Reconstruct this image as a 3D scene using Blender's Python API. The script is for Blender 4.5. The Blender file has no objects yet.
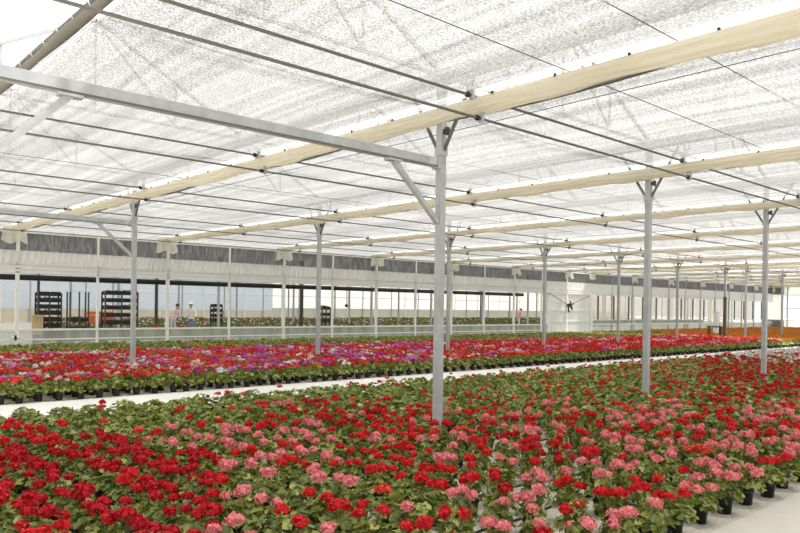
import bpy, math, random
import numpy as np
from mathutils import Matrix, Vector

sc = bpy.context.scene
COL = sc.collection
RN = random.Random(11)
NR = np.random.default_rng(5)

# ------------------------------------------------------------------ camera
f_px, yaw, pit, roll, cy = 713.63, .7353, -.0031, .0142, 309.0
EYE = 1.70
Rv = np.array([math.cos(yaw), -math.sin(yaw), 0]); Fv = np.array([math.sin(yaw), math.cos(yaw), 0]); Uv = np.array([0, 0, 1.])
F_ = Fv*math.cos(pit)+Uv*math.sin(pit); U0 = -Fv*math.sin(pit)+Uv*math.cos(pit)
R_ = Rv*math.cos(roll)+U0*math.sin(roll); U_ = -Rv*math.sin(roll)+U0*math.cos(roll)
cd = bpy.data.cameras.new('camera'); cam = bpy.data.objects.new('camera', cd); COL.objects.link(cam)
cd.sensor_width = 36; cd.sensor_fit = 'HORIZONTAL'; cd.lens = f_px/800*36; cd.shift_y = (cy-266.5)/800
cd.clip_start = .1; cd.clip_end = 600
M = Matrix.Identity(4)
for r in range(3):
    M[r][0] = R_[r]; M[r][1] = U_[r]; M[r][2] = -F_[r]
M.translation = (0, 0, EYE)
cam.matrix_world = M
sc.camera = cam


def proj(X, Y, Z):          # where a point of the place lands in the photograph (used to read bloom colours off the picture)
    v = np.stack([X, Y, Z-EYE], -1); w = v@F_
    return 400+f_px*(v@R_)/w, cy-f_px*(v@U_)/w, w


# module of the greenhouse
P = 5.12; X0 = 6.366; ROW1 = 6.31; ROW2 = 16.04; WALL = 25.71
ZS = 4.2                      # height of the shade screens
def gx(n): return X0+n*P

# ------------------------------------------------------------------ materials
def mat(name, color=(.8, .8, .8), rough=.6, metal=0., spec=.3, noise=None, bump=0., trans=0., island=None, scale=(1, 1, 1)):
    """diffuse/glossy material; noise=(scale, colour2, amount); island=(colour2, colour3) varies each leaf; trans = share of light let through"""
    m = bpy.data.materials.new(name); m.use_nodes = True
    nt = m.node_tree; n = nt.nodes; l = nt.links
    b = n['Principled BSDF']; out = n['Material Output']
    b.inputs['Roughness'].default_value = rough; b.inputs['Metallic'].default_value = metal
    b.inputs['Specular IOR Level'].default_value = spec
    src = None
    if island:
        g = n.new('ShaderNodeNewGeometry'); cr = n.new('ShaderNodeValToRGB')
        l.new(g.outputs['Random Per Island'], cr.inputs['Fac'])
        cs = [color]+list(island)
        cr.color_ramp.elements[0].color = (*cs[0], 1); cr.color_ramp.elements[1].color = (*cs[-1], 1)
        for i, c in enumerate(cs[1:-1]):
            e = cr.color_ramp.elements.new((i+1)/(len(cs)-1)); e.color = (*c, 1)
        src = cr.outputs['Color']
    if noise:
        tc = n.new('ShaderNodeTexCoord'); mp = n.new('ShaderNodeMapping'); mp.inputs['Scale'].default_value = scale
        l.new(tc.outputs['Object'], mp.inputs['Vector'])
        nz = n.new('ShaderNodeTexNoise'); nz.inputs['Scale'].default_value = noise[0]; nz.inputs['Detail'].default_value = 6
        l.new(mp.outputs['Vector'], nz.inputs['Vector'])
        mx = n.new('ShaderNodeMix'); mx.data_type = 'RGBA'
        mr = n.new('ShaderNodeMapRange'); mr.inputs['From Min'].default_value = .35; mr.inputs['From Max'].default_value = .65
        mr.inputs['To Max'].default_value = noise[2]
        l.new(nz.outputs['Fac'], mr.inputs['Value']); l.new(mr.outputs['Result'], mx.inputs['Factor'])
        mx.inputs['A'].default_value = (*color, 1); mx.inputs['B'].default_value = (*noise[1], 1)
        if src: l.new(src, mx.inputs['A'])
        src = mx.outputs['Result']
        if bump:
            bp = n.new('ShaderNodeBump'); bp.inputs['Strength'].default_value = bump; bp.inputs['Distance'].default_value = .02
            l.new(nz.outputs['Fac'], bp.inputs['Height']); l.new(bp.outputs['Normal'], b.inputs['Normal'])
    if src: l.new(src, b.inputs['Base Color'])
    else: b.inputs['Base Color'].default_value = (*color, 1)
    if trans:
        t = n.new('ShaderNodeBsdfTranslucent'); ms = n.new('ShaderNodeMixShader'); ms.inputs[0].default_value = trans
        if src: l.new(src, t.inputs['Color'])
        else: t.inputs['Color'].default_value = (*color, 1)
        l.new(b.outputs[0], ms.inputs[1]); l.new(t.outputs[0], ms.inputs[2]); l.new(ms.outputs[0], out.inputs['Surface'])
    return m


def sheet_mat(name, color, holes=(.2, .6), trans=.8, scale=(60, 14, 1), thresh=(.42, .6), stripes=0., coord='Object', nscale=1., refl=None, dark=None):
    """woven or plastic sheet: lets light through holes (transparent) and glows (translucent); holes follow a fine weave noise"""
    m = bpy.data.materials.new(name); m.use_nodes = True
    nt = m.node_tree; n = nt.nodes; l = nt.links; n.remove(n['Principled BSDF']); out = n['Material Output']
    d = n.new('ShaderNodeBsdfDiffuse'); t = n.new('ShaderNodeBsdfTranslucent'); tr = n.new('ShaderNodeBsdfTransparent')
    d.inputs['Color'].default_value = (*(refl or color), 1); t.inputs['Color'].default_value = (*color, 1)
    m1 = n.new('ShaderNodeMixShader'); m1.inputs[0].default_value = trans
    l.new(d.outputs[0], m1.inputs[1]); l.new(t.outputs[0], m1.inputs[2])
    m2 = n.new('ShaderNodeMixShader'); l.new(m1.outputs[0], m2.inputs[1]); l.new(tr.outputs[0], m2.inputs[2])
    if holes[0] == holes[1]:
        m2.inputs[0].default_value = holes[0]
    else:
        tc = n.new('ShaderNodeTexCoord'); mp = n.new('ShaderNodeMapping'); mp.inputs['Scale'].default_value = scale
        l.new(tc.outputs[coord], mp.inputs['Vector'])
        nz = n.new('ShaderNodeTexNoise'); nz.inputs['Scale'].default_value = nscale; nz.inputs['Detail'].default_value = 3
        nz.inputs['Roughness'].default_value = .65
        l.new(mp.outputs['Vector'], nz.inputs['Vector'])
        mr = n.new('ShaderNodeMapRange')
        mr.inputs['From Min'].default_value = thresh[0]; mr.inputs['From Max'].default_value = thresh[1]
        mr.inputs['To Min'].default_value = holes[0]; mr.inputs['To Max'].default_value = holes[1]
        val = nz.outputs['Fac']
        if stripes:
            mp2 = n.new('ShaderNodeMapping'); mp2.inputs['Scale'].default_value = (7, .12, 1)
            l.new(tc.outputs[coord], mp2.inputs['Vector'])
            n2 = n.new('ShaderNodeTexNoise'); n2.inputs['Scale'].default_value = 1; n2.inputs['Detail'].default_value = 4
            l.new(mp2.outputs['Vector'], n2.inputs['Vector'])
            ma = n.new('ShaderNodeMath'); ma.operation = 'MULTIPLY_ADD'; ma.inputs[1].default_value = stripes; ma.inputs[2].default_value = -.5*stripes
            l.new(n2.outputs['Fac'], ma.inputs[0])
            ad = n.new('ShaderNodeMath'); ad.operation = 'ADD'; l.new(val, ad.inputs[0]); l.new(ma.outputs[0], ad.inputs[1]); val = ad.outputs[0]
        l.new(val, mr.inputs['Value']); l.new(mr.outputs['Result'], m2.inputs[0])
        if dark:
            m3 = n.new('ShaderNodeMapRange'); m3.inputs['From Min'].default_value = thresh[0]; m3.inputs['From Max'].default_value = thresh[1]
            l.new(val, m3.inputs['Value']); mx = n.new('ShaderNodeMix'); mx.data_type = 'RGBA'
            mx.inputs['A'].default_value = (*dark, 1); mx.inputs['B'].default_value = (*color, 1)
            l.new(m3.outputs['Result'], mx.inputs['Factor']); l.new(mx.outputs['Result'], t.inputs['Color'])
    l.new(m2.outputs[0], out.inputs['Surface'])
    return m


GALV = mat('galvanised_steel', (.47, .49, .50), .5, .0, .4, noise=(9, (.37, .385, .40), .8))
WHITE = mat('white_painted_metal', (.88, .885, .87), .5, noise=(3, (.80, .81, .79), .6))
DARKM = mat('dark_metal', (.07, .07, .065), .5, .3)
TUBE = mat('grey_steel_tube', (.16, .155, .145), .45, .4)
BLACK = mat('black_plastic', (.012, .012, .013), .45, spec=.4)
CREAM = mat('cream_cloth', (.93, .905, .82), .9, spec=.1, noise=(2.6, (.82, .75, .60), .85), bump=.6, trans=.5, scale=(6, .45, 14))  # darker noise streaks paint the shade of the folds into the cloth
CANVAS = mat('canvas_flap', (.90, .88, .80), .9, spec=.1, noise=(5, (.74, .70, .58), .6), trans=.4)
WHITECLOTH = mat('white_cloth', (.86, .86, .83), .9, spec=.1, noise=(3, (.78, .78, .74), .6), trans=.35)
SCREEN = sheet_mat('woven_shade_screen', (.32, .32, .315), (.06, .21), .82, (84, 34, 1), (.38, .62), .26, refl=(.5, .5, .49), dark=(.06, .06, .06))
GAPFILM = sheet_mat('added_gap_film', (.80, .80, .79), (.16, .16), .85)  # bright film for the strips added to close the gaps by the gutters
FILM = sheet_mat('roof_film', (.97, .97, .97), (.72, .72), .9)
NET = sheet_mat('dark_shade_net', (.12, .122, .12), (.05, .20), .3, (14, 1, 3), (.4, .62), nscale=1)
PLINTH = sheet_mat('clear_wall_sheet', (.58, .63, .57), (.30, .50), .5, (2.5, 1, .5), (.4, .6))
PANEL = sheet_mat('milky_wall_sheet', (.84, .85, .83), (.05, .12), .6, (2, 1, .6), (.4, .6))
BLUEP = sheet_mat('bluish_wall_sheet', (.40, .45, .50), (.03, .10), .75, (1.2, 1, .3), (.4, .6))
CREAMP = sheet_mat('cream_curtain_sheet', (.95, .90, .80), (.14, .34), .8, (1.5, 1, .2), (.4, .6))
EDGE = mat('dark_grey_screen_edge', (.19, .18, .16), .9, noise=(12, (.22, .20, .17), .8))  # dark grey-brown with random mottling
CONC = mat('pale_concrete', (.63, .60, .545), .85, noise=(3.5, (.60, .57, .51), .7), bump=.15)
WHITEPATH = mat('white_concrete', (.86, .85, .81), .85, noise=(2, (.80, .78, .74), .6))
GROUND = mat('gritty_bed_floor', (.62, .585, .51), .9, noise=(34, (.44, .41, .35), .75), bump=.4)
FLOORM = mat('grey_floor', (.55, .53, .48), .9, noise=(2, (.48, .46, .41), .6))
SOIL = mat('potting_soil', (.035, .024, .016), .95)
LEAF = mat('geranium_leaf', (.15, .19, .028), .40, spec=.5, island=[(.24, .29, .045), (.36, .40, .085), (.06, .095, .016), (.17, .23, .034), (.30, .34, .06), (.56, .55, .18)], trans=.3)
LEAF2 = mat('leafy_bed_green', (.10, .145, .034), .55, spec=.3, island=[(.14, .19, .045), (.19, .22, .06), (.07, .11, .026)], trans=.25)
STEM = mat('green_stem', (.13, .17, .05), .6)
def petal(name, c):
    return mat(name, tuple(.5*x for x in c), .6, spec=.15, island=[tuple(.85*x for x in c), c, c, tuple(min(.96, x*1.2+.035) for x in c)], trans=.3)
PETALS = {
    'deep red': petal('deep_red_petal', (.58, .014, .026)),
    'bright red': petal('bright_red_petal', (.74, .022, .028)),
    'salmon pink': petal('salmon_pink_petal', (.93, .29, .31)),
    'coral': petal('coral_petal', (.84, .10, .06)),
    'orange': petal('orange_petal', (.66, .24, .04)),
    'magenta': petal('magenta_petal', (.62, .03, .30)),
    'orchid': petal('orchid_petal', (.72, .22, .56)),
    'white': petal('white_petal', (.88, .84, .82)),
    'pale pink': petal('pale_pink_petal', (.86, .45, .48)),
}

# ------------------------------------------------------------------ mesh helpers
class MB:
    """collects boxes, tubes and strips into one mesh"""
    def __init__(s): s.v = []; s.f = []; s.m = []
    def add(s, vs, fs, mi=0):
        o = len(s.v); s.v += [tuple(map(float, p)) for p in vs]; s.f += [tuple(i+o for i in f) for f in fs]; s.m += [mi]*len(fs); return s
    def box(s, x0, x1, y0, y1, z0, z1, mi=0):
        vs = [(x, y, z) for x in (x0, x1) for y in (y0, y1) for z in (z0, z1)]
        return s.add(vs, [(0, 1, 3, 2), (4, 6, 7, 5), (0, 4, 5, 1), (2, 3, 7, 6), (0, 2, 6, 4), (1, 5, 7, 3)], mi)
    def bar(s, a, b, w, h=None, mi=0):           # rectangular bar from a to b
        h = h or w; a = Vector(a); b = Vector(b); d = (b-a).normalized()
        up = Vector((0, 0, 1)) if abs(d.z) < .95 else Vector((1, 0, 0))
        r = d.cross(up).normalized()*w/2; u = r.cross(d).normalized()*h/2
        vs = [p+q for p in (a, b) for q in (-r-u, r-u, r+u, -r+u)]
        return s.add(vs, [(0, 1, 2, 3), (7, 6, 5, 4), (0, 4, 5, 1), (1, 5, 6, 2), (2, 6, 7, 3), (3, 7, 4, 0)], mi)
    def tube(s, pts, r, n=8, mi=0, caps=True):
        pts = [Vector(p) for p in pts]; rings = []; o = []
        rr = r if isinstance(r, (list, tuple)) else [r]*len(pts)
        for i, p in enumerate(pts):
            d = (pts[min(i+1, len(pts)-1)]-pts[max(i-1, 0)]).normalized()
            up = Vector((0, 0, 1)) if abs(d.z) < .9 else Vector((1, 0, 0))
            a = d.cross(up).normalized(); b = a.cross(d).normalized()
            o += [p+(a*math.cos(2*math.pi*k/n)+b*math.sin(2*math.pi*k/n))*rr[i] for k in range(n)]
        fs = [(i*n+k, i*n+(k+1) % n, (i+1)*n+(k+1) % n, (i+1)*n+k) for i in range(len(pts)-1) for k in range(n)]
        if caps: fs += [tuple(range(n-1, -1, -1)), tuple(range((len(pts)-1)*n, len(pts)*n))]
        return s.add(o, fs, mi)
    def lathe(s, prof, n=20, c=(0, 0, 0), mi=0):
        o = [(c[0]+r*math.cos(2*math.pi*k/n), c[1]+r*math.sin(2*math.pi*k/n), c[2]+z) for r, z in prof for k in range(n)]
        fs = [(i*n+k, i*n+(k+1) % n, (i+1)*n+(k+1) % n, (i+1)*n+k) for i in range(len(prof)-1) for k in range(n)]
        return s.add(o, fs, mi)
    def disc(s, r, z, n=20, c=(0, 0), mi=0):
        return s.add([(c[0]+r*math.cos(2*math.pi*k/n), c[1]+r*math.sin(2*math.pi*k/n), z) for k in range(n)], [tuple(range(n))], mi)
    def ball(s, c, r, nu=10, nv=6, sc_=(1, 1, 1), mi=0):
        vs = [(c[0]+r*sc_[0]*math.sin(math.pi*j/nv)*math.cos(2*math.pi*i/nu), c[1]+r*sc_[1]*math.sin(math.pi*j/nv)*math.sin(2*math.pi*i/nu), c[2]+r*sc_[2]*math.cos(math.pi*j/nv)) for j in range(nv+1) for i in range(nu)]
        return s.add(vs, [(j*nu+i, (j+1)*nu+i, (j+1)*nu+(i+1) % nu, j*nu+(i+1) % nu) for j in range(nv) for i in range(nu)], mi)
    def grid(s, fn, nu, nv, mi=0):
        vs = [fn(i/nu, j/nv) for j in range(nv+1) for i in range(nu+1)]
        return s.add(vs, [(j*(nu+1)+i, j*(nu+1)+i+1, (j+1)*(nu+1)+i+1, (j+1)*(nu+1)+i) for j in range(nv) for i in range(nu)], mi)
    def build(s, name, mats, parent=None, smooth=False, org=None):
        me = bpy.data.meshes.new(name)
        v = s.v if org is None else [(p[0]-org[0], p[1]-org[1], p[2]-org[2]) for p in s.v]
        me.from_pydata(v, [], s.f)
        for m in (mats if isinstance(mats, (list, tuple)) else [mats]): me.materials.append(m)
        me.polygons.foreach_set('material_index', s.m)
        if smooth: me.polygons.foreach_set('use_smooth', [True]*len(s.f))
        me.update()
        return link(name, me, parent, org)


def link(name, me, parent=None, loc=None):
    o = bpy.data.objects.new(name, me); COL.objects.link(o)
    if parent: o.parent = parent
    if loc is not None: o.location = loc
    return o


def tag(o, label=None, cat=None, group=None, kind=None):
    for k, v in (('label', label), ('category', cat), ('group', group), ('kind', kind)):
        if v: o[k] = v
    return o


def empty(name, loc, label, cat, group=None, rz=0, kind=None):
    o = bpy.data.objects.new(name, None); COL.objects.link(o); o.location = loc; o.rotation_euler.z = rz; o.empty_display_size = .1
    return tag(o, label, cat, group, kind)


def tri_mesh(name, V, T, MI, mats):
    me = bpy.data.meshes.new(name)
    me.vertices.add(len(V)); me.vertices.foreach_set('co', np.ascontiguousarray(V, np.float32).ravel())
    me.loops.add(len(T)*3); me.loops.foreach_set('vertex_index', np.ascontiguousarray(T, np.int32).ravel())
    me.polygons.add(len(T)); me.polygons.foreach_set('loop_start', np.arange(0, len(T)*3, 3, dtype=np.int32))
    me.polygons.foreach_set('loop_total', np.full(len(T), 3, np.int32))
    me.polygons.foreach_set('material_index', np.ascontiguousarray(MI, np.int32))
    for m in mats: me.materials.append(m)
    me.update(calc_edges=True)
    return me

# ------------------------------------------------------------------ geranium templates (V, T, material ids): 0 leaf, 1 stem, 2 pot, 3 soil, 4.. petals
def frame(nrm):
    nrm = nrm/np.linalg.norm(nrm); a = np.cross(nrm, [0.3, .9, .1]); a /= np.linalg.norm(a); return a, np.cross(nrm, a), nrm

class TB:
    def __init__(s): s.V = []; s.T = []; s.M = []; s.n = 0
    def add(s, V, T, m):
        s.V.append(np.asarray(V, float)); s.T.append(np.asarray(T)+s.n); s.M += [m]*len(T); s.n += len(V)
    def get(s): return np.concatenate(s.V), np.concatenate(s.T), np.array(s.M)

def foliage_t(rng, nleaf, R, zlo, zhi, nrim=8, stems=True, size=(.030, .050)):
    t = TB()
    for i in range(nleaf):
        az = rng.uniform(0, 2*np.pi); q = np.sqrt((i+.5)/nleaf); r = R*q*rng.uniform(.85, 1.1)
        top = zlo+(zhi-zlo)*(1-.75*q**2.4)
        z = top-rng.uniform(0, 1)**2*(zhi-zlo)*.45
        if i % 4 == 0: z = zlo+(top-zlo)*rng.uniform(.0, .55); r = R*rng.uniform(.65, 1.05)
        c = np.array([r*np.cos(az), r*np.sin(az), z])
        nrm = np.array([np.cos(az)*q*.75, np.sin(az)*q*.75, 1.0])+rng.normal(0, .42, 3)
        a, b, n = frame(nrm); s = rng.uniform(*size); ph = rng.uniform(0, 6.28)
        k = np.arange(nrim); an = ph+2*np.pi*(k+.35)/(nrim)*.94
        rad = s*(1+.12*np.where(k % 2 == 0, 1, -1)*(nrim > 6)+rng.normal(0, .05, nrim))
        rim = c+np.outer(rad*np.cos(an), a)+np.outer(rad*np.sin(an), b)+np.outer(s*(.16+.18*np.cos(2*an+ph)), n)
        V = np.vstack([c-n*s*.1, rim])
        T = [(0, j+1, j+2) for j in range(nrim-1)]+([(0, nrim, 1)] if nrim < 7 else [])
        t.add(V, T, 0)
        if stems:
            base = np.array([r*.18*np.cos(az), r*.18*np.sin(az), zlo-.02]); w = a*.0018
            mid = (base+c)/2+np.array([0, 0, .015])
            t.add([base-w, base+w, mid-w, mid+w, c-w, c+w], [(0, 1, 3), (0, 3, 2), (2, 3, 5), (2, 5, 4)], 1)
    if stems:
        for i in range(4):
            an = rng.uniform(0, 6.28); w = .004; e = np.array([.05*np.cos(an), .05*np.sin(an), zhi-.06])
            V = [(w*np.cos(k*2.09), w*np.sin(k*2.09), zlo-.04) for k in range(3)]+[(e[0]+w*np.cos(k*2.09), e[1]+w*np.sin(k*2.09), e[2]) for k in range(3)]
            t.add(V, [(k, (k+1) % 3, 3+(k+1) % 3) for k in range(3)]+[(k, 3+(k+1) % 3, 3+k) for k in range(3)], 1)
    return t.get()

def head_t(rng, R, nflo, fs, lod, stalk):
    """a rounded umbel of small five-petalled florets on its stalk"""
    t = TB()
    for i in range(nflo):
        u = (i+.5)/nflo; zc = 1-1.25*u; an = i*2.39996+rng.uniform(-.3, .3); q = np.sqrt(max(0, 1-zc*zc))
        d = np.array([q*np.cos(an), q*np.sin(an), zc])
        c = d*np.array([R, R, R*.72])*rng.uniform(.70, 1.16)
        a, b, n = frame(d+rng.normal(0, .34, 3)); s = fs*rng.uniform(.85, 1.15); ph = rng.uniform(0, 6.28)
        if lod == 0:
            for k in range(5):
                g = ph+k*1.2566; e = np.cos(g)*a+np.sin(g)*b; p = -np.sin(g)*a+np.cos(g)*b
                up = n*s*rng.uniform(-.05, .32)
                t.add([c, c+e*s*.62+p*s*.46+up*.6, c+e*s*1.02+up, c+e*s*.62-p*s*.46+up*.6], [(0, 1, 2), (0, 2, 3)], 4)
        else:
            m = 5 if lod == 1 else 4
            k = np.arange(m); g = ph+k*2*np.pi/m
            rim = c+np.outer(np.cos(g)*s, a)+np.outer(np.sin(g)*s, b)
            t.add(np.vstack([c+n*s*.25, rim]), [(0, j+1, (j+1) % m+1) for j in range(m)], 4)
    if stalk:
        w = .0026
        V = [(w*np.cos(k*2.09), w*np.sin(k*2.09), 0) for k in range(3)]+[(w*np.cos(k*2.09)+.012, w*np.sin(k*2.09), -stalk) for k in range(3)]
        t.add(V, [(k, (k+1) % 3, 3+(k+1) % 3) for k in range(3)]+[(k, 3+(k+1) % 3, 3+k) for k in range(3)], 1)
    return t.get()

POT_R, POT_H = .066, .135
def pot_mb(n):
    b = MB()
    b.lathe([(.0, 0), (.053, 0), (.064, .108), (.0705, .110), (.071, POT_H), (.0665, POT_H), (.065, .122)], n)
    return b

FOL0 = [foliage_t(np.random.default_rng(100+i), 92, .150, .135, .285, size=(.021, .037)) for i in range(6)]
FOL1 = [foliage_t(np.random.default_rng(200+i), 58, .165, .12, .28, 5, False, (.027, .045)) for i in range(6)]
FOL2 = [foliage_t(np.random.default_rng(300+i), 30, .18, .10, .27, 4, False, (.038, .06)) for i in range(6)]
HD0 = [head_t(np.random.default_rng(400+i), .041+.004*i, 25+2*i, .0205, 0, .17) for i in range(4)]
HD1 = [head_t(np.random.default_rng(500+i), .046, 20, .021, 1, 0) for i in range(4)]
HD2 = [head_t(np.random.default_rng(600+i), .047, 9, .027, 2, 0) for i in range(4)]

# ------------------------------------------------------------------ bloom maps, read from the photograph
def noise2(x, y, s):
    return (math.sin(x*1.7/s+1.3*math.sin(y*1.1/s))+math.sin(y*2.3/s+1.9*math.sin(x*.7/s+2)))/2

def near_bloom(px, py, r):
    """mean number of heads on a plant and its colour for the near bed; px,py = where its bloom lands in the picture"""
    def pick(**w):
        k = list(w); return r.choices([q.replace('_', ' ') for q in k], [w[q] for q in k])[0]
    j = r.uniform(-10, 10); py2 = py+j*.7; px2 = px+j
    if px2 < 215 and py2 > 432 and py2 > 432+max(0, (px2-120)*.18): return 4.1, pick(deep_red=.72, bright_red=.28)
    if px2 < 70 and py2 > 412: return 1.3, 'bright red'
    if 150 < px2 < 335 and 424 < py2 < 486: return 2.6, pick(salmon_pink=.9, bright_red=.1)
    if 240 < px2 < 440 and 402+max(0, (330-px2)*.12) < py2 < 478: return 2.6, pick(bright_red=.72, deep_red=.15, salmon_pink=.13)
    if px2 < 440 and py2 >= 478: return 1.9, pick(salmon_pink=.52, bright_red=.40, coral=.08)
    if px2 < 440 and py2 > 408: return .45, pick(bright_red=.7, coral=.3)
    if px2 <= 440: return .22, pick(bright_red=.5, coral=.5)
    if px2 < 610:
        if py2 > 432: return 2.3, pick(bright_red=.44, deep_red=.10, salmon_pink=.42, coral=.04)
        if py2 > 405: return 2.0, pick(bright_red=.5, deep_red=.12, salmon_pink=.36)
        if py2 > 388: return .7, pick(bright_red=.5, coral=.3, deep_red=.2)
        return .4, pick(coral=.5, bright_red=.5)
    if py2 > 436: return 2.6, pick(salmon_pink=.62, bright_red=.32, coral=.06)
    if py2 > 403: return 2.2, pick(salmon_pink=.58, bright_red=.36, coral=.06)
    if px2 > 700 and py2 < 358: return 2.2, pick(white=.75, pale_pink=.25)
    if px2 > 706 and py2 < 395: return 1.6, pick(deep_red=.75, bright_red=.25)
    if py2 < 372: return .8, pick(coral=.4, bright_red=.3, deep_red=.3)
    return .9, pick(bright_red=.34, coral=.40, deep_red=.26)

def far_bloom(X, Y, px, py, r):
    def pick(**w):
        k = list(w); return r.choices([q.replace('_', ' ') for q in k], [w[q] for q in k])[0]
    if px > 650 and X > 36+.65*(Y-12.6)+r.uniform(-.6, .6): return 2.3, 'orange'
    if Y > 20.4-(max(0, px-300)*.004)+r.uniform(-.4, .4) and px < 690: return .12, pick(coral=.6, orange=.4)
    a = noise2(X, Y, .8)+r.uniform(-.35, .35)
    if px < 140:
        if a > .35: return 2.4, pick(white=.3, pale_pink=.35, orchid=.35)
        return 3.0, pick(bright_red=.46, deep_red=.2, coral=.14, pale_pink=.12, magenta=.08)
    if px < 240:
        if a > .3: return 2.6, pick(orchid=.45, magenta=.35, white=.2)
        return 3.3, pick(coral=.5, bright_red=.36, pale_pink=.08, magenta=.06)
    if px < 440:
        if a > .0: return 3.1, pick(magenta=.48, orchid=.36, white=.06, pale_pink=.10)
        return 3.0, pick(bright_red=.4, deep_red=.22, coral=.28, white=.06, orange=.04)
    if px < 610:
        if a > .45: return 2.8, pick(white=.32, magenta=.3, orchid=.2, salmon_pink=.18)
        return 3.2, pick(bright_red=.58, deep_red=.18, coral=.1, salmon_pink=.14)
    if a > .5: return 2.7, pick(salmon_pink=.4, white=.2, pale_pink=.25, magenta=.15)
    return 3.3, pick(bright_red=.62, deep_red=.16, coral=.16, salmon_pink=.06)

def heads_for(mean, r, zbase, spread):
    k = int(mean); k += r.random() < mean-k
    mean *= 1.18; k = max(0, min(8, k+r.choice([-1, 0, 0, 1]) if mean > 1 else k))
    out = []
    a0 = r.uniform(0, 6.28)
    for i in range(k):
        a = a0+i*2.4+r.uniform(-.4, .4); q = spread*math.sqrt((i+.35)/max(k, 1))*r.uniform(.8, 1.1)
        out.append((q*math.cos(a), q*math.sin(a), zbase-.35*q+r.uniform(-.03, .035), r.uniform(.82, 1.16), r.uniform(0, 6.28)))
    return out

# ------------------------------------------------------------------ ground
def structure(name, b, m, parent=None):
    o = b.build(name, m, parent)
    if not parent: o['kind'] = 'structure'
    return o

structure('floor', MB().box(-14, 190, -10, 130, -.12, -.012), FLOORM)
structure('floor_bed', MB().box(-6, 75, 2.44, 10.55, -.011, 0), GROUND)
structure('floor_bed_far', MB().box(-6, 75, 12.95, WALL, -.011, 0), GROUND)
structure('path_front', MB().box(-6, 75, -6, 2.44, -.011, .006), CONC)
structure('path_middle', MB().box(-6, 75, 10.55, 12.95, -.011, .004), WHITEPATH)

# ------------------------------------------------------------------ near bed of potted geraniums
plants = []
SX, SY = .43, .335
j = 0
Y = 2.60
while Y < 10.35:
    i = 0
    X = .2*Y-.7
    X = math.floor(X/SX)*SX+.06
    while X < 2.97*Y+1.2:
        x = X+RN.uniform(-.035, .035); y = Y+RN.uniform(-.03, .03)
        X += SX
        if any(abs(x-gx(n)) < .19 and abs(y-ROW1) < .19 for n in (0, 1, 2, 3)): continue
        plants.append((x, y))
    Y += SY; j += 1
pa = np.array(plants)
ppx, ppy, pw = proj(pa[:, 0], pa[:, 1], np.full(len(pa), .32))
inview = (ppx > -12) & (ppx < 812) & (ppy < 545) & (ppy > 300) & (pw > 0)
order = sorted([i for i in range(len(pa)) if inview[i]], key=lambda i: pw[i])
front = order[:300]; fset = set(front)

leafmats = [LEAF, STEM, BLACK, SOIL]
pot_me = None
soil_me = None
b = MB().disc(.0655, .121, 16); o = b.build('soil', SOIL); soil_me = o.data; bpy.data.objects.remove(o)
b = pot_mb(22); o = b.build('pot', BLACK); pot_me = o.data
pot_me.polygons.foreach_set('use_smooth', [True]*len(pot_me.polygons)); bpy.data.objects.remove(o)
fol_me = [tri_mesh('foliage', V, T, np.minimum(Mi, 1), [LEAF, STEM]) for V, T, Mi in FOL0]
head_me = {c: [tri_mesh('flower_head', V, T, np.where(Mi == 4, 0, 1), [PETALS[c], STEM]) for V, T, Mi in HD0] for c in PETALS}

def zone(px, py, x, y):
    if px < 215: return 'in the dense red patch at the near left'
    if px < 420: return 'left of the tall near post'
    if px < 600: return 'by the bare lanes below the tall post'
    return 'in the corner by the concrete path'

NUM = ['first', 'second', 'third', 'fourth', 'fifth', 'sixth', 'seventh', 'eighth', 'ninth', 'tenth', 'eleventh', 'twelfth', 'thirteenth', 'fourteenth', 'fifteenth', 'sixteenth']
edge_row = sorted([i for i in front if pa[i, 1] < 2.72 and ppx[i] > 660], key=lambda i: pa[i, 0])
edge_no = {i: k for k, i in enumerate(edge_row)}
for i in front:
    x, y = pa[i]
    r = random.Random(1000+i)
    mean, colr = near_bloom(ppx[i], ppy[i], r)
    if i in edge_no: mean = max(mean, 3)
    hs = heads_for(mean, r, .335, .135)
    word = colr+' geranium' if hs else 'bloomless leafy geranium'
    if i in edge_no:
        lab = f'{word} in black pot on the path edge, {NUM[edge_no[i]]} from the bottom corner'; grp = 'geraniums along the path edge'
    else:
        lab = f'{word} in black pot {zone(ppx[i], ppy[i], x, y)}'; grp = f'{word}s {zone(ppx[i], ppy[i], x, y)}'
    lab = ' '.join(lab.split()[:24])
    root = empty('potted_geranium', (x, y, 0), lab, 'potted plant', grp, r.uniform(0, 6.28))
    po = link('pot', pot_me, root); link('soil', soil_me, po)
    s = r.uniform(.92, 1.12)*(1.1 if ppx[i] < 430 else .98)
    lane = 455 < ppx[i] < 620 and ppy[i] > 405
    if lane: s *= .82
    fo = link('foliage', fol_me[i % 6], root); fo.scale = (s, s, r.uniform(.92, 1.12)*(1.1 if lane else 1)); fo.location.z = -.005
    for hx, hy, hz, hs_, ha in hs:
        h = link('flower_head', head_me[colr][r.randrange(4)], root, (hx*s, hy*s, hz)); h.scale = (hs_,)*3
        h.rotation_euler = (r.uniform(-.3, .3), r.uniform(-.3, .3), ha)

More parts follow.
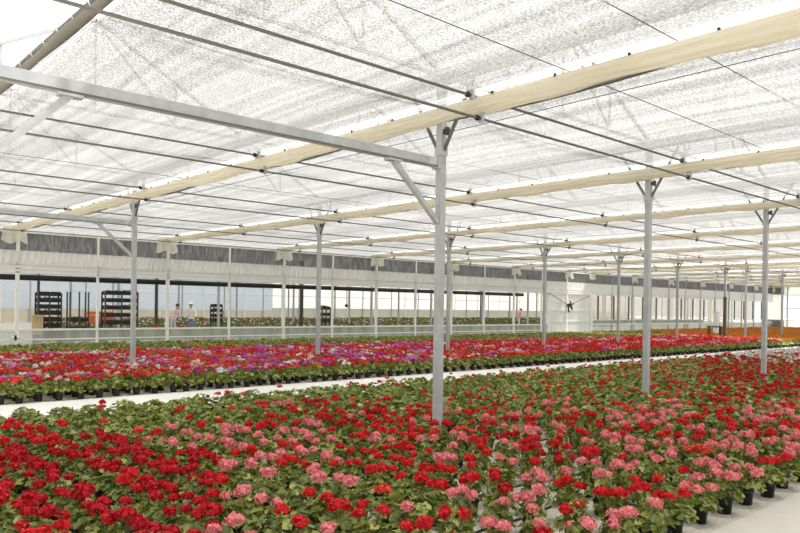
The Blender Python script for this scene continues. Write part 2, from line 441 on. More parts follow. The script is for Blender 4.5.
# everything else is massed
class Mass:
    def __init__(s): s.V = []; s.T = []; s.M = []; s.n = 0
    def put(s, t, x, y, z, sc_, rz, remap=None, sz=None):
        V, T, Mi = t; c, q = math.cos(rz), math.sin(rz)
        W = np.empty_like(V); W[:, 0] = (V[:, 0]*c-V[:, 1]*q)*sc_+x; W[:, 1] = (V[:, 0]*q+V[:, 1]*c)*sc_+y; W[:, 2] = V[:, 2]*(sz or sc_)+z
        s.V.append(W); s.T.append(T+s.n); s.M.append(np.where(Mi == 4, remap, Mi) if remap is not None else Mi); s.n += len(V)
    def build(s, name, mats):
        return link(name, tri_mesh(name, np.concatenate(s.V), np.concatenate(s.T), np.concatenate(s.M), mats))

CN = list(PETALS); MATS = [LEAF, STEM, BLACK, SOIL]+[PETALS[c] for c in CN]
def mb_tri(b):
    t = TB()
    for fc, mi in zip(b.f, b.m):
        t.add([b.v[q] for q in fc], [(0, k, k+1) for k in range(1, len(fc)-1)], 2+mi)
    return t.get()
POT1 = mb_tri(pot_mb(10))

ms = Mass()
for i in range(len(pa)):
    if i in fset: continue
    x, y = pa[i]; r = random.Random(5000+i)
    mean, colr = near_bloom(ppx[i], ppy[i], r)
    s = r.uniform(.95, 1.18)*(1.12 if ppx[i] < 430 else 1.04)
    ms.put(POT1, x, y, 0, 1, 0)
    ms.put(FOL1[i % 6], x, y, 0, s, r.uniform(0, 6.28), sz=r.uniform(.9, 1.08))
    for hx, hy, hz, hs_, ha in heads_for(mean, r, .33, .14):
        ms.put(HD1[r.randrange(4)], x+hx, y+hy, hz, hs_*(.8 if mean < 1.5 else 1), ha, 4+CN.index(colr))
o = ms.build('geraniums', MATS)
tag(o, 'massed red, pink and leafy potted geraniums filling the near bed behind its front pots', 'potted plants', kind='stuff')

ms = Mass(); k = 0
Y = 13.12
while Y < 25.3:
    X = math.floor((.2*Y-1)/.33)*.33
    while X < min(2.97*Y+1.5, 68.8):
        x = X+RN.uniform(-.05, .05); y = Y+RN.uniform(-.05, .05); X += .33; k += 1
        if any(abs(x-gx(n)) < .17 and abs(y-ROW2) < .17 for n in (0, 1, 2, 3, 4, 5, 6, 6.5, 7.5)): continue
        if math.hypot(x-40.3, y-18.0) < .85 or math.hypot(x-43.9, y-19.5) < .4: continue
        r = random.Random(20000+k)
        qx, qy, qw = proj(np.array([x]), np.array([y]), np.array([.35])); qx, qy = qx[0], qy[0]
        mean, colr = far_bloom(x, y, qx, qy, r)
        low = mean < .3
        edge = Y < 13.8
        if edge: ms.put(POT1, x, y, 0, 1.05, 0)
        ms.put((FOL1 if edge else FOL2)[k % 6], x, y, 0, r.uniform(.95, 1.12), r.uniform(0, 6.28), sz=(1.25 if low else 1.15)*r.uniform(.9, 1.1))
        for hx, hy, hz, hs_, ha in heads_for(mean, r, .39, .15):
            ms.put((HD1 if edge else HD2)[r.randrange(4)], x+hx, y+hy, hz, hs_*.95*(.7 if low else 1), ha, 4+CN.index(colr))
    Y += .33
o = ms.build('geraniums', MATS)
tag(o, 'mixed red, magenta, white and orange potted geraniums filling the bed beyond the white path', 'potted plants', kind='stuff')

# drip hoses on the near bed floor
for q, yy in enumerate([2.93, 3.58, 4.23, 4.88, 5.53, 6.18]):
    x0 = max(1.2, .3*yy); x1 = 2.3*yy+2
    h = empty('drip_hose', (x0, yy, .012), 'thin black irrigation hose lying between rows of pots in the near bed', 'hose', 'irrigation hoses in the near bed')
    pts = [(t, .05*math.sin(t*1.7+q)+.02*math.sin(t*5), 0) for t in np.linspace(0, x1-x0, 60)]
    MB().tube(pts, .009, 6).build('main_hose', BLACK, h, True)
    for t in np.arange(.5, x1-x0-.3, .8):
        sgn = RN.choice((-1, 1)); a = RN.uniform(.12, .3)
        y0 = .05*math.sin(t*1.7+q)+.02*math.sin(t*5)
        arc = [(t+a*u, y0+sgn*.15*u, .10*math.sin(math.pi*u*.85)+.05*u) for u in np.linspace(0, 1, 8)]
        MB().tube(arc, .0035, 5).build('feeder_tube', BLACK, h, True)

# ------------------------------------------------------------------ posts
def post(n, y, label, foot=True, w=.092, top=4.5, guard=False):
    x = gx(n)
    p = empty('support_post', (x, y, 0), label, 'post')
    MB().box(-w/2, w/2, -w/2, w/2, 0, top).build('shaft', GALV, p)
    for s in (-1, 1):
        MB().bar((0, s*.05, 3.66), (0, s*.55, 4.5), .034, .034).build('brace_arm', TUBE if n < 6.3 else GALV, p)
    MB().box(-w/2-.012, w/2+.012, -w/2-.014, w/2+.014, 3.60, 3.70).build('collar', GALV, p)
    MB().box(-.02, .02, -w/2-.07, -w/2, 3.86, 3.92).box(-.03, .03, -w/2-.075, -w/2-.05, 3.84, 3.94).build('clamp', DARKM, p)
    if foot: MB().lathe([(.0, 0), (.10, 0), (.10, .20), (.085, .215), (0, .215)], 16).build('footing', CONC, p)
    if guard: MB().box(-w/2-.02, w/2+.02, -w/2-.02, w/2+.02, .1, 2.45).build('pole_guard', mat('rusty_brown_paint', (.16, .10, .08), .7, noise=(4, (.10, .07, .06), .7)), p)
    return p

post(0, ROW1, 'tall near galvanised post standing in the geraniums, joined to the long horizontal truss beam')
post(1, ROW1, 'galvanised post with concrete foot among green plants, second in the near row')
post(2, ROW1, 'galvanised post among deep red blooms near the right end of the near row')
far_lab = ['galvanised post beyond the white path at left, with a diagonal brace beside dark netting',
           'galvanised post rising from magenta blooms beyond the path, second from left in its row',
           'slim galvanised post just right of and behind the tall near post',
           'slim galvanised post by the open back window end, left of the white wall panel',
           'slim galvanised post in red blooms, just left of the second near post',
           'slim galvanised post with small arms right of the second near post',
           'dark brown painted post beside the small black plant trolley']
for n in range(7): post(n, ROW2, far_lab[n], guard=(n == 6))
post(6.5, ROW2, 'slim galvanised post in orange flowers left of the post among deep red blooms')
post(7.5, ROW2, 'slim galvanised post in orange flowers at the far right end of its row')

def truss(y, label, x_left):
    x = gx(0)
    t = empty('truss_beam', (x, y, 3.5), label, 'beam')
    b = MB()                                      # channel section: web and two flanges
    L = x_left-x
    b.box(L, -.05, -.045, .045, -.055, .055)
    b.build('channel', GALV, t)
    b = MB().box(L, -.05, -.05, -.046, -.06, -.04); b.build('lower_lip', TUBE, t)
    MB().box(-.11, -.04, -.06, .06, -.075, .075).build('end_bracket', GALV, t)
    for (ax, az, bx, bz) in ((-.80, -.07, -.05, -.74), (-4.42, -.07, -5.10, -.74)):
        MB().bar((ax, 0, az), (bx, 0, bz), .06, .06).build('diagonal_brace', GALV, t)
        MB().box(ax-.1, ax+.1, -.05, .05, -.085, -.055).build('brace_plate', GALV, t)
truss(ROW1, 'long galvanised truss beam running left from the tall near post', gx(-1)+.02)
truss(ROW2, 'small galvanised truss beam running left from the far left post', gx(-1)+.02)

# ------------------------------------------------------------------ shade screens, folded curtains and drive tubes
gutters = [-1, 0, 1, 2, 3, 4, 5, 6, 6.5, 7.5, 8.5, 9.5, 10.5, 11.5, 12.3]
ordn = ['nearest', 'second', 'third', 'fourth', 'fifth', 'sixth', 'seventh', 'eighth', 'ninth', 'tenth', 'eleventh', 'twelfth', 'thirteenth', 'fourteenth', 'last']
YN = -4.0
for a, c in zip(gutters[:-1], gutters[1:]):
    xa = gx(a)+.22 if a != -1 else 2.24
    xb = gx(c)-.27
    if a == 6: continue
    i = gutters.index(a)
    b = MB(); ny = 40
    b.grid(lambda u, v: (xa+(xb-xa)*u, YN+(WALL-.05-YN)*v, ZS-.035*math.sin(math.pi*u)*(1+.4*math.sin(v*61))), 12, ny)
    o = b.build('shade_screen', SCREEN, None, True)
    if i < 4: tag(o, f'pale woven shade screen overhead, {ordn[i]} bay from the left', 'screen', 'overhead shade screens')
    else: tag(o, 'distant pale woven shade screen overhead beyond the fourth bay', 'screen', 'overhead shade screens')

# leading edge of the half-open nearest screen
e = empty('screen_edge', (2.14, 0, ZS), 'dark grey gathered leading edge of the half-open nearest screen, top left', 'screen edge')
b = MB(); b.grid(lambda u, v: (-.04+.05*math.cos(6.283*u)*(1+.2*math.sin(v*90)), YN+(WALL-YN)*v, -.03+.045*math.sin(6.283*u)), 10, 80)
b.build('gathered_cloth', EDGE, e, True)
MB().tube([(-.06, YN, .03), (-.06, WALL, .03)], .02).build('edge_tube', TUBE, e, True)
for y in np.arange(4.5, 24, .42):
    MB().tube([(-.13, y, .05), (-.05, y+.02, -.06), (.06, y+.03, -.085), (.12, y+.04, -.02)], .006, 5).build('loop', WHITECLOTH, e)

for i, n in enumerate(gutters):
    if n in (-1,): continue
    x = gx(n); jr = random.Random(int(n*10)+77)
    if i <= 4: lab = f'cream folded curtain hanging below the roof gutter, {ordn[i-1]} of the long rolls'
    else: lab = 'distant cream folded curtain below the roof gutters at the back'
    t = empty('folded_curtain', (x, 0, ZS), lab, 'curtain', 'folded curtains along the gutters')
    ph = jr.uniform(0, 6)
    def prof(u, v):
        y = YN+(WALL-.25-YN)*v
        a = 6.2832*u; sag = .018*math.sin(y*2.6+ph)+.012*math.sin(y*6.1+ph*2)
        w = .09*math.cos(a)*(1+.25*math.sin(a)); h = (.092 if i < 3 else .068)*math.sin(a)
        fold = .013*math.sin(9*a+2.2*math.sin(y*1.9+ph))
        return (-.15+w+fold*math.cos(a), y, -.155+h+fold*math.sin(a)+sag*(.5-.5*math.sin(a)))
    b = MB(); b.grid(prof, 40, 110); b.build('folded_cloth', CREAM, t, True)
    b = MB().tube([(.16, y, -.13+.03*math.sin(y*1.3+ph)) for y in np.linspace(YN, WALL-.3, 60)], .022, 6); b.build('dark_wedge_tube', TUBE, t, True)  # wavy dark tube drawing the dark wedge under the roll
    for y in np.arange(1.8+jr.uniform(0, .3), 25, .85 if i < 4 else 2.4):
        MB().box(-.23, -.205, y-.011, y+.011, -.085, -.055).build('hook', BLACK, t)
    MB().grid(lambda u, v: (-.275+.21*u, YN+(WALL-.06-YN)*v, .005+.02*math.sin(u*3)), 3, 40).build('added_gap_strip', GAPFILM, t, True)  # added strip: shuts out sun stripes and stays bright white
    MB().grid(lambda u, v: (.065+.16*u, YN+(WALL-.06-YN)*v, .02), 3, 40).build('added_gap_strip', GAPFILM, t, True)  # second added strip, closing the gap behind the posts
    # canvas flap where the roll ends at the back wall
    def flap(u, v):
        wx = -.50+.68*u; return (wx*(1+.18*v)+.02, WALL-.20-x*0-.10*v+.05*math.sin(u*17+ph)*v, -.10-.50*v-.05*math.sin(u*9+ph)*v)
    b = MB(); b.grid(flap, 16, 6)
    b.grid(lambda u, v: (-.50+.68*u, WALL-.55+.35*v, -.10+.03*math.sin(u*8)), 10, 2)
    o = b.build('canvas_flap', CANVAS, t, True)

tubes = [(5.56, 4.19), (5.50, 3.93), (10.24, 4.19), (10.2, 3.94), (14.9, 4.19), (14.85, 3.94), (19.8, 4.19), (19.75, 3.94), (24.3, 4.19), (24.25, 3.94)]
tl = ['upper of the two near dark drive tubes crossing overhead', 'lower of the two near dark drive tubes crossing overhead past the tall near post']
for q, (y, z) in enumerate(tubes):
    t = empty('drive_tube', (0, y, z), tl[q] if q < 2 else 'thin dark drive tube crossing under the screens beyond the tall near post', 'tube', None if q < 2 else 'far drive tubes')
    zz = 0 if q != 1 else 0
    MB().tube([(-1.5, 0, -.05), (69, 0, -.05)], .017 if q < 2 else .015, 8).build('tube', TUBE, t, True)
    for n in gutters[1:]:
        x = gx(n)-(.24 if q % 2 else .34)
        MB().ball((x, 0, -.05), .035, 8, 6, (1.2, 1, 1)).build('clamp', BLACK, t, True)
        MB().box(x+.05, x+.09, -.03, .03, -.09, .06).build('bracket', GALV, t)
for y in (3.17, 4.35, 8.4, 13.3):
    tag(MB().tube([(-1, y, ZS-.03), (69, y, ZS-.03)], .0045, 5).build('support_wire', BLACK), 'fine black wire stretched under the shade screens', 'wire', 'wires under the screens')
for n in gutters[1:6]:
    tag(MB().tube([(gx(n)+.75, YN, ZS-.07), (gx(n)+.75, WALL-.1, ZS-.07)], .005, 5).build('screen_cable', TUBE), 'thin cable running beside a cream folded curtain under the screens', 'cable', 'cables beside the folded curtains')

# roof above: gutters, film, rafters
for n in gutters:
    x = gx(n)
    structure('gutter', MB().box(x-.09, x+.09, YN, WALL+.4, 4.5, 4.56).box(x-.10, x-.085, YN, WALL+.4, 4.5, 4.64).box(x+.085, x+.10, YN, WALL+.4, 4.5, 4.64), WHITE)
for a, c in zip(gutters[:-1], gutters[1:]):
    xa, xb = gx(a), gx(c); xm = (xa+xb)/2; zr = 4.64+(xb-xa)*.27
    b = MB(); b.add([(xa, YN, 4.64), (xm, YN, zr), (xb, YN, 4.64), (xa, WALL+.3, 4.64), (xm, WALL+.3, zr), (xb, WALL+.3, 4.64)], [(0, 1, 4, 3), (1, 2, 5, 4)])
    structure('ceiling', b, FILM)
    b = MB()
    for y in np.arange(ROW1-9.73, WALL+.2, 4.865):
        b.bar((xa, y, 4.62), (xm, y, zr-.02), .05).bar((xm, y, zr-.02), (xb, y, 4.62), .05)
        b.bar((xa, y, 4.6), (xb, y, 4.6), .04)
        for u in (.25, .5, .75):
            xx = xa+(xb-xa)*u; zz = 4.62+(zr-4.64)*(1-abs(2*u-1)); b.bar((xx, y, 4.6), (xx, y, zz), .03)
        b.bar((xa+(xb-xa)*.25, y, 4.6), (xm, y, zr-.04), .03).bar((xa+(xb-xa)*.75, y, 4.6), (xm, y, zr-.04), .03)
    structure('roof_frame', b, GALV)
structure('wall_left', MB().box(-9.6, -9.5, -8, 60, 0, 4.6), PANEL)

# ------------------------------------------------------------------ back wall
SEC1, SEC2, XE = 35.2, 39.75, 69.4
XL = -3.0
def wallpart(name, b, m, smooth=False):
    o = b.build(name, m, None, smooth); o['kind'] = 'structure'; return o
wallpart('wall_back', MB().grid(lambda u, v: (XL+(SEC1-XL)*u, WALL+.02, .02+.74*v), 1, 1), PLINTH)
wallpart('trim_1', MB().box(XL, SEC1, WALL-.05, WALL+.06, .735, .80).box(XL, SEC1, WALL-.03, WALL+.05, .42, .46).box(XL, SEC1, WALL-.03, WALL+.05, 0, .06), WHITE)
b = MB().box(XL, XE, WALL-.02, WALL+.10, 2.62, 2.94)
for z in (2.64, 2.76, 2.90): b.box(XL, XE, WALL-.045, WALL-.02, z, z+.035)
wallpart('trim_2', b, WHITE)
wallpart('trim_3', MB().box(XL, XE, WALL-.04, WALL+.06, 3.95, 4.03), WHITE)
tag(MB().tube([(XL, WALL+.35, 2.50), (SEC1-2, WALL+.35, 2.50)], .10, 10).build('rolled_blind', BLACK, None, True), 'black rolled blind along the top of the open back window', 'blind')
npl = 620
def pleat(u, v):
    x = XL+(SEC1-XL)*u; k = math.sin(x*29+2.5*math.sin(x*1.7)+v*1.2)
    return (x+.10*v, WALL-.06+.07*k*(1-.5*v)-.03*(1-v), 2.93+.44*v)
b = MB(); b.grid(pleat, 1900, 2)
tag(b.build('pleated_curtain', WHITECLOTH, None, True), 'white pleated curtain strip below the dark netting along the back wall', 'curtain')
b = MB(); b.grid(lambda u, v: (SEC1+(XE-SEC1)*u, WALL-.03, 2.93+.44*v), 60, 1)
wallpart('trim_4', b, WHITECLOTH)
b = MB(); b.grid(lambda u, v: (XL+(XE-XL)*u, WALL+.012+.015*math.sin(u*190), 3.33+.64*v), 400, 1)
tag(b.build('shade_net', NET, None, True), 'dark grey shade netting strip along the top of the back wall', 'netting')
wallpart('wall_back_panel', MB().grid(lambda u, v: (SEC1+(SEC2-SEC1)*u, WALL+.02, .02+2.6*v), 1, 1), PANEL)
wallpart('trim_5', MB().box(SEC1, SEC2, WALL-.02, WALL+.04, 1.62, 1.66).box(SEC1, SEC2, WALL-.02, WALL+.04, .94, .98), WHITE)
wallpart('wall_back_far', MB().grid(lambda u, v: (SEC2+(XE-SEC2)*u, WALL+.02, .02+1.0*v), 1, 1), PLINTH)
wallpart('trim_6', MB().box(SEC2, XE, WALL-.05, WALL+.06, .70, .78).box(SEC2, XE, WALL-.03, WALL+.05, 0, .06).box(SEC2, XE, WALL-.03, WALL+.05, 1.0, 1.05), WHITE)
wallpart('window_1', MB().grid(lambda u, v: (SEC2+(XE-SEC2)*u, WALL+1.6+.08*math.sin(u*160), 1.0+1.65*v), 300, 1), CREAMP)
# uprights
nn = -1.5
while nn <= 12.4:
    x = gx(nn)
    if x < XE-.3 and nn != 6.5-.0:
        main = (nn*2) % 2 == 0 if nn < 6.3 else (nn*2) % 2 == 1
        w = .055 if main else .035
        m = WHITE if nn < 6.3 else GALV
        p = MB().box(x-w, x+w, WALL-.045, WALL+.045, 0, 4.0).build('wall_post', m)
        if x < SEC1: tag(p, 'slim white upright in the long open window of the back wall', 'post', 'white uprights in the back wall')
        else: tag(p, 'slim grey upright in the back wall beyond the white panel', 'post', 'grey uprights in the back wall')
    nn += .5
for x, w in ((SEC1, .10), (SEC2, .12)):
    structure('trim_7' if x == SEC1 else 'trim_8', MB().box(x-w, x+w, WALL-.08, WALL+.08, 0, 2.7), WHITE)
for x in np.arange(SEC2+1.2, XE-.5, 1.9):
    tag(MB().box(x-.045, x+.045, WALL+.2, WALL+.28, .98, 2.62).build('window_bar', TUBE), 'thin dark upright in front of the cream curtains at the back right', 'bar', 'dark uprights before the cream curtains')

# hanging fan on stay cables on the white panel
fx = gx(6); fz = 1.93
t = empty('hanging_fan', (fx-.02, WALL-.16, fz), 'small dark fan hung on two stay cables before the white wall panel', 'fan')
MB().tube([(0, -.16, 0), (0, .05, 0)], .12, 12).build('motor', BLACK, t, True)
for k in range(4):
    a = k*1.57+.4
    MB().bar((.05*math.cos(a), -.19, .05*math.sin(a)), (.30*math.cos(a), -.17, .30*math.sin(a)), .11, .012).build('blade', DARKM, t)
MB().bar((0, 0, -.1), (.02, 0, -.42), .07).build('drop_arm', BLACK, t)
MB().tube([(-.1, 0, .05), (-2.05, 0, .72)], .022, 6).build('stay_cable', TUBE, t)
MB().tube([(.1, 0, .05), (2.25, 0, .62)], .022, 6).build('stay_cable', TUBE, t)

# right end wall of the greenhouse
structure('wall_right', MB().box(XE, XE+.1, -3, WALL+.5, 0, 1.0).box(XE, XE+.1, -3, WALL+.5, 3.3, 4.6).box(XE, XE+.1, WALL-1.0, WALL+.5, 0, 4.6), PANEL)
structure('window_2', MB().grid(lambda u, v: (XE+.06, -3+(WALL-4+3)*u, 1.0+2.3*v), 1, 1), BLUEP)
for y in np.arange(-2, WALL-1, 2.4):
    tag(MB().box(XE-.06, XE, y-.05, y+.05, 0, 4.4).build('wall_post', GALV), 'grey upright in the end wall at the far right', 'post', 'grey uprights in the end wall')
structure('trim_9', MB().box(XE-.05, XE, -3, WALL-1, 2.0, 2.06).box(XE-.05, XE, -3, WALL-1, .96, 1.02), WHITE)

# small black plant trolley and white cabinet by the dark post
def trolley(x, y, label):
    t = empty('plant_trolley', (x, y, 0), label, 'trolley', None, .5)
    for sx in (-1, 1):
        for sy in (-1, 1):
            MB().box(sx*.55-.03, sx*.55+.03, sy*.3-.03, sy*.3+.03, .06, .82).build('leg', DARKM, t)
            MB().tube([(sx*.55, sy*.3-.02, .05), (sx*.55, sy*.3+.02, .05)], .05, 10).build('wheel', BLACK, t)
    MB().box(-.62, .62, -.36, .36, .80, .86).build('top_frame', DARKM, t)
    MB().box(-.55, .55, -.3, .3, .30, .33).build('lower_shelf', DARKM, t)
    for k in (-.25, 0, .25): MB().box(k-.025, k+.025, -.33, -.29, .33, .80).build('rail', DARKM, t)
trolley(40.3, 18.0, 'small black metal plant trolley standing in orange flowers beside the dark post')
c = empty('control_cabinet', (43.9, 19.5, 0), 'slim white control cabinet behind the dark brown post', 'cabinet')
MB().box(-.18, .18, -.12, .12, .1, 1.65).build('body', WHITE, c); dr = MB().box(-.16, .16, -.135, -.12, .3, 1.5).build('door', WHITE, c); MB().box(.11, .13, -.15, -.135, .8, .95).build('handle', DARKM, dr); MB().box(-.2, .2, -.14, .14, 1.65, 1.69).build('hood', WHITE, c)
v = empty('water_valve', (6.28, WALL-.16, .52), 'small dark water valve on the lower sheet of the back wall, far left', 'valve')
MB().tube([(-.12, 0, 0), (.12, 0, 0)], .05, 10).build('body', WHITE, v, True); MB().box(-.03, .03, -.08, -.03, -.08, .08).build('handle', BLACK, v); MB().tube([(0, 0, -.5), (0, 0, 0)], .02, 8).build('riser', WHITE, v)

# ------------------------------------------------------------------ neighbouring house seen through the window
NBY = 64.
structure('wall_neighbour', MB().grid(lambda u, v: (5+35*u, NBY, 1.1+3.2*v), 1, 1), BLUEP)
structure('wall_neighbour_base', MB().box(5, 40, NBY-.05, NBY+.05, 0, 1.1), mat('tan_wall_sheet', (.66, .60, .46), .8, noise=(1.5, (.72, .68, .56), .7)))
structure('wall_neighbour_right', MB().grid(lambda u, v: (40+70*u, NBY, 1.4+2.6*v), 1, 1), CREAMP)
structure('wall_neighbour_right_base', MB().box(40, 110, NBY-.05, NBY+.05, 0, 1.4), mat('pale_olive_sheet', (.62, .62, .52), .8, noise=(1.5, (.70, .68, .58), .7)))
structure('ceiling_neighbour', MB().grid(lambda u, v: (-5+125*u, WALL+.6+(NBY-WALL)*v, 4.25), 1, 1), SCREEN)
for k, x in enumerate(np.arange(8, 112, 2.2)):
    w = .05
    structure('trim_10', MB().box(x-w, x+w, NBY-.16, NBY-.06, 0, 4.2), WHITE if k % 2 else GALV)
structure('trim_11', MB().box(5, 110, NBY-.15, NBY-.07, 2.6, 2.7).box(5, 110, NBY-.15, NBY-.07, 4.05, 4.2), WHITE)
for y in (33.5, 43.5, 53.5):
    for n in np.arange(0, 15 if y < 40 else 18):
        x = gx(n)+1.1+(y-33.5)*.1
        dark = (int(n)+int(y)) % 9 == 0
        p = empty('house_post', (x, y, 0), ('dark' if dark else 'pale')+' grey post inside the neighbouring house behind the back wall', 'post', ('dark' if dark else 'pale')+' posts of the neighbouring house')
        w = .075 if dark else .055
        MB().box(-w, w, -w, w, 0, 4.2).build('shaft', DARKM if dark else GALV, p)
        for s in (-1, 1): MB().bar((s*.05, 0, 3.3), (s*.7, 0, 4.1), .04).build('brace_arm', DARKM if dark else GALV, p)

CLEAR = [(8.65, 30.4, 1.0), (9.75, 30.4, 1.0), (11.45, 30.3, 1.3), (18.9, 36, .9), (21.85, 30, .9), (8.05, 29.6, .8), (16.25, 33.6, .9), (15.45, 33.9, .9), (46.2, 36.6, .9), (11.75, 34.4, .8), (12.35, 34.4, .8)]
ms = Mass(); k = 0
for Y in np.arange(29, 61, .62):
    for X in np.arange(max(4, .28*Y), 96 if Y > 44 else 70, .6):
        k += 1; r = random.Random(60000+k)
        if X > SEC2+2 and Y < 40: continue
        if (Y % 8) < .9 or any(math.hypot(X-u, Y-v) < q for u, v, q in CLEAR): continue                          # benches leave narrow aisles
        ms.put(FOL2[k % 6], X+r.uniform(-.1, .1), Y+r.uniform(-.1, .1), .0, 2.0, r.uniform(0, 6.28), sz=1.7*r.uniform(.9, 1.15))
        band = int(Y//8)
        dens = {3: .5, 4: .6, 5: .5, 6: .5, 7: .8}.get(band, .5)*(1 if X < 45 else .25)
        if r.random() < dens*.8:
            cc = r.choices(['pale pink', 'bright red', 'white', 'magenta', 'coral'], [.4, .25, .2, .1, .15] if band < 5 else [.1, .05, .6, .05, .05])[0]
            ms.put(HD2[k % 4], X+r.uniform(-.2, .2), Y+r.uniform(-.2, .2), .48, 1.3, 0, 4+CN.index(cc))
M2 = list(MATS); M2[0] = LEAF2
o = ms.build('bedding_plants', M2); tag(o, 'green bedding plants with pink and white flowers behind the back wall', 'bedding plants', kind='stuff')

def cart(x, y, w, d, levels, ztop, label, gaps=(), plants_=True, rz=0.):
    t = empty('tray_trolley', (x, y, 0), label, 'trolley', None, rz)
    for sx in (-1, 1):
        for sy in (-1, 1): MB().box(sx*w/2-.025, sx*w/2+.025, sy*d/2-.025, sy*d/2+.025, .08, ztop).build('upright', DARKM, t)
    MB().box(-.025, .025, -d/2-.02, -d/2+.03, .08, ztop).build('upright', DARKM, t)
    for sx in (-1, 1):
        for sy in (-1, 1): MB().tube([(sx*w/2, sy*d/2-.03, .07), (sx*w/2, sy*d/2+.03, .07)], .07, 10).build('wheel', BLACK, t)
    for k in range(levels):
        z = .18+(ztop-.30)*k/(levels-1)
        if k in gaps: continue
        b = MB()
        for q in (-1, 1):                                  # two lipped trays on each level
            b.box(q*w/4-w/4+.02, q*w/4+w/4-.02, -d/2, d/2, z, z+.025)
            b.box(q*w/4-w/4+.02, q*w/4+w/4-.02, -d/2, -d/2+.02, z, z+.17).box(q*w/4-w/4+.02, q*w/4+w/4-.02, d/2-.02, d/2, z, z+.17)
            b.box(q*w/4-w/4+.02, q*w/4-w/4+.04, -d/2, d/2, z, z+.17).box(q*w/4+w/4-.04, q*w/4+w/4-.02, -d/2, d/2, z, z+.17)
        tr_ = b.build('tray', BLACK, t)
        if plants_ and k % 2 == 0:
            tb = TB(); rg = np.random.default_rng(k+int(x*10))
            for q in range(26):
                cx_, cy_, cz_ = rg.uniform(-w/2+.05, w/2-.05), rg.uniform(-d/2+.03, d/2-.03), z+.13+rg.uniform(0, .08); s_ = .05
                tb.add([(cx_-s_, cy_, cz_), (cx_, cy_-s_, cz_+.03), (cx_+s_, cy_, cz_), (cx_, cy_+s_, cz_+.03)], [(0, 1, 2), (0, 2, 3)], 0)
            V_, T_, M_ = tb.get(); tag(link('seedlings', tri_mesh('seedlings', V_, T_, M_, [LEAF2]), tr_), kind='stuff')
    return t
# positions found by sighting past the window uprights, 31-36 m out
cart(8.66, 30.4, .86, .36, 8, 2.05, 'tall black tray trolley behind the window, beside the tan box')
cart(9.78, 30.4, .72, .36, 6, 2.12, 'half empty black tray trolley between two fuller ones behind the window', gaps=(3, 4, 5))
cart(11.45, 30.3, 1.36, .4, 7, 2.15, 'wide full black tray trolley behind the far left post')
cart(18.9, 36.0, .52, .34, 6, 1.66, 'low black tray stack standing alone right of the workers', gaps=(0, 1))
cart(21.85, 30.0, .52, .36, 5, 1.62, 'black tray stack just right of the magenta-bed post behind the window')
bx = empty('cardboard_box', (8.05, 29.6, 0), 'tan cardboard box on a stand at the left of the tray trolleys', 'box')
TAN = mat('tan_cardboard', (.50, .38, .20), .85, noise=(6, (.42, .31, .16), .6))
MB().box(-.16, .16, -.16, .16, .45, 1.12).build('body', TAN, bx); MB().box(-.22, .22, -.2, .2, 1.12, 1.19).build('lid', TAN, bx); MB().box(-.14, .14, -.14, .14, 0, .45).build('stand', DARKM, bx)
ORG = mat('orange_plastic', (.72, .16, .05), .5)
for k, x in enumerate((10.85, 11.45)):
    c = empty('orange_crate', (x+.9, 34.4, .72), 'orange plastic crate between the black tray trolleys, '+('left of the pair' if k == 0 else 'right of the pair'), 'crate')
    b = MB().box(-.27, .27, -.2, .2, 0, .04)
    for z in (.04, .22, .40): b.box(-.27, .27, -.2, -.18, z, z+.15).box(-.27, .27, .18, .2, z, z+.15).box(-.27, -.25, -.2, .2, z, z+.15).box(.25, .27, -.2, .2, z, z+.15)
    b.build('basket', ORG, c)
    MB().box(-.25, .25, -.18, .18, -.72, -.68).box(-.25, -.2, -.18, .18, -.68, 0).box(.2, .25, -.18, .18, -.68, 0).build('stand', DARKM, c)

# hanging device on the window's far side
h = empty('hanging_fan', (26.4, 34, 1.72), 'small dark fan hanging on a rod behind the back window', 'fan')
MB().tube([(0, -.07, 0), (0, .07, 0)], .08, 12).build('motor', BLACK, h, True); MB().tube([(0, 0, .1), (0, 0, 2.45)], .02, 6).build('rod', TUBE, h)
for k in range(3): MB().bar((0, -.08, 0), ((.15)*math.cos(k*2.09), -.08, .15*math.sin(k*2.09)), .06, .012).build('blade', DARKM, h)

# ------------------------------------------------------------------ people
def skinned(name, joints, edges, parent, mats, matfn, levels=2):
    me = bpy.data.meshes.new(name); me.from_pydata([j[:3] for j in joints], edges, [])
    o = bpy.data.objects.new(name, me); COL.objects.link(o)
    mo = o.modifiers.new('skin', 'SKIN'); mo.use_smooth_shade = True
    for vv, jn in zip(me.skin_vertices[0].data, joints): vv.radius = (jn[3], jn[4] if len(jn) > 4 else jn[3]); vv.use_root = False
    me.skin_vertices[0].data[0].use_root = True
    ss = o.modifiers.new('sub', 'SUBSURF'); ss.levels = levels; ss.render_levels = levels
    dg = bpy.context.evaluated_depsgraph_get(); dg.update()
    nm = bpy.data.meshes.new_from_object(o.evaluated_get(dg))
    bpy.data.objects.remove(o); nm.name = name
    nm.materials.clear()
    for m in mats: nm.materials.append(m)
    for pl in nm.polygons: pl.material_index = matfn(pl.center); pl.use_smooth = True
    return link(name, nm, parent)

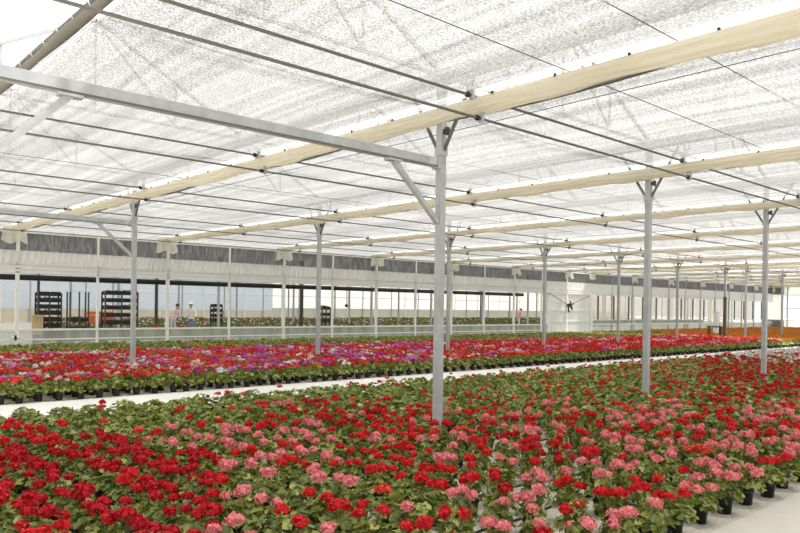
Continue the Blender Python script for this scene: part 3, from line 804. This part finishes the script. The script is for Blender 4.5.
SKINM = mat('skin', (.52, .32, .22), .6)
def person(x, y, rz, label, top, legs, hair, hat=None, bend=.12, scale=1.0):
    t = empty('person', (x, y, 0), label, 'person', None, rz); t.scale = (scale,)*3
    b_ = bend
    J = [(0, 0, .96, .135, .10), (0, -.3*b_, 1.15, .13, .095), (0, -.8*b_, 1.36, .155, .10), (0, -1.0*b_, 1.47, .065), (0, -1.25*b_, 1.55, .055), (0, -1.4*b_, 1.64, .088, .10), (0, -1.5*b_, 1.72, .075),
         (.09, 0, .90, .088), (.10, -.02, .50, .062), (.10, .02, .09, .045), (.10, -.13, .04, .04),
         (-.09, 0, .90, .088), (-.10, .03, .50, .062), (-.11, .06, .09, .045), (-.11, -.09, .04, .04),
         (.19, -.8*b_, 1.41, .058), (.25, -.10-b_*.4, 1.14, .045), (.17, -.36-b_*.4, 1.10, .036), (.14, -.45-b_*.4, 1.11, .032),
         (-.19, -.8*b_, 1.41, .058), (-.25, -.08-b_*.4, 1.14, .045), (-.16, -.34-b_*.4, 1.08, .036), (-.13, -.43-b_*.4, 1.09, .032)]
    E_ = [(0, 1), (1, 2), (2, 3), (3, 4), (4, 5), (5, 6), (0, 7), (7, 8), (8, 9), (9, 10), (0, 11), (11, 12), (12, 13), (13, 14), (2, 15), (15, 16), (16, 17), (17, 18), (2, 19), (19, 20), (20, 21), (21, 22)]
    def fn(c):
        if c.z > 1.50: return 2
        if c.y < -.37-b_*.4 and c.z > .9: return 2
        if c.z < .10: return 3
        return 0 if c.z > .94 else 1
    skinned('body', J, E_, t, [top, legs, SKINM, BLACK], fn)
    hy = -1.4*b_
    MB().ball((0, hy+.025, 1.685), .108, 12, 8, (.95, 1.02, .85)).build('hair', hair, t, True)
    for s in (-1, 1): MB().ball((s*.035, hy-.105, 1.65), .012, 6, 4).build('eye', BLACK, t)
    MB().ball((0, hy-.118, 1.62), .018, 6, 4, (.8, 1, 1.2)).build('nose', SKINM, t)
    MB().ball((0, hy-.108, 1.575), .02, 6, 4, (1.2, .5, .35)).build('mouth', mat('lip', (.45, .18, .15)), t)
    for s in (-1, 1):                                     # five fingers on each hand
        for q in range(5):
            a = (q-1.5)*.012
            wx, wy, wz = s*.135+a, -.46-b_*.4, 1.105
            ln = (.045, .06, .065, .06, .048)[q]
            if q == 0: MB().tube([(s*.12, wy+.02, wz+.01), (s*.10, wy-.01, wz+.02), (s*.095, wy-.03, wz+.01)], .009, 6).build('thumb', SKINM, t, True)
            else: MB().tube([(wx, wy, wz), (wx, wy-ln*.6, wz-.005), (wx, wy-ln, wz-.025)], .008, 6).build('finger', SKINM, t, True)
    if hat: MB().lathe([(.0, .10), (.07, .085), (.105, .03), (.112, -.01), (.16, -.02), (.16, -.027), (.108, -.02)], 16, (0, hy+.01, 1.715)).build('cap', hat, t, True)
    return t
WSH = mat('white_coat', (.84, .85, .84), .8); JEAN = mat('blue_denim', (.16, .26, .42), .8); PINK = mat('pink_shirt', (.80, .30, .34), .8); GREYT = mat('grey_trousers', (.62, .62, .62), .8)
HAIR = mat('dark_hair', (.03, .022, .018), .6); LPINK = mat('pale_pink_shirt', (.86, .66, .62), .8)
person(16.25, 33.6, -.5, 'person in white coat, white cap and blue jeans standing among the flowers', WSH, JEAN, HAIR, WSH, .16, 1.0)
person(15.45, 33.9, .3, 'person in pale pink top and grey trousers bending left of the white-coated one', LPINK, GREYT, HAIR, None, .25, .96)
person(46.2, 36.6, .8, 'person with dark hair and pink shirt behind the right of the back window', PINK, GREYT, HAIR, None, .12, .97)

# ------------------------------------------------------------------ light
w = bpy.data.worlds.new('sky'); sc.world = w; w.use_nodes = True
bg = w.node_tree.nodes['Background']; bg.inputs['Color'].default_value = (.97, .985, 1, 1); bg.inputs['Strength'].default_value = .95
sd = bpy.data.lights.new('sun', 'SUN'); sd.energy = 9.5; sd.angle = math.radians(9); sd.color = (1, .965, .90)
so = bpy.data.objects.new('sun', sd); COL.objects.link(so)
so.rotation_euler = Vector((.28, -.20, .93)).to_track_quat('Z', 'Y').to_euler()

sc.view_settings.view_transform = 'Standard'; sc.view_settings.look = 'None'; sc.view_settings.gamma = 1; sc.view_settings.use_curve_mapping = False
sc.view_settings.exposure = .25
sc.cycles.use_denoising = True
sc.cycles.max_bounces = 8; sc.cycles.diffuse_bounces = 4; sc.cycles.transmission_bounces = 6; sc.cycles.transparent_max_bounces = 24
sc.cycles.caustics_reflective = False; sc.cycles.caustics_refractive = False
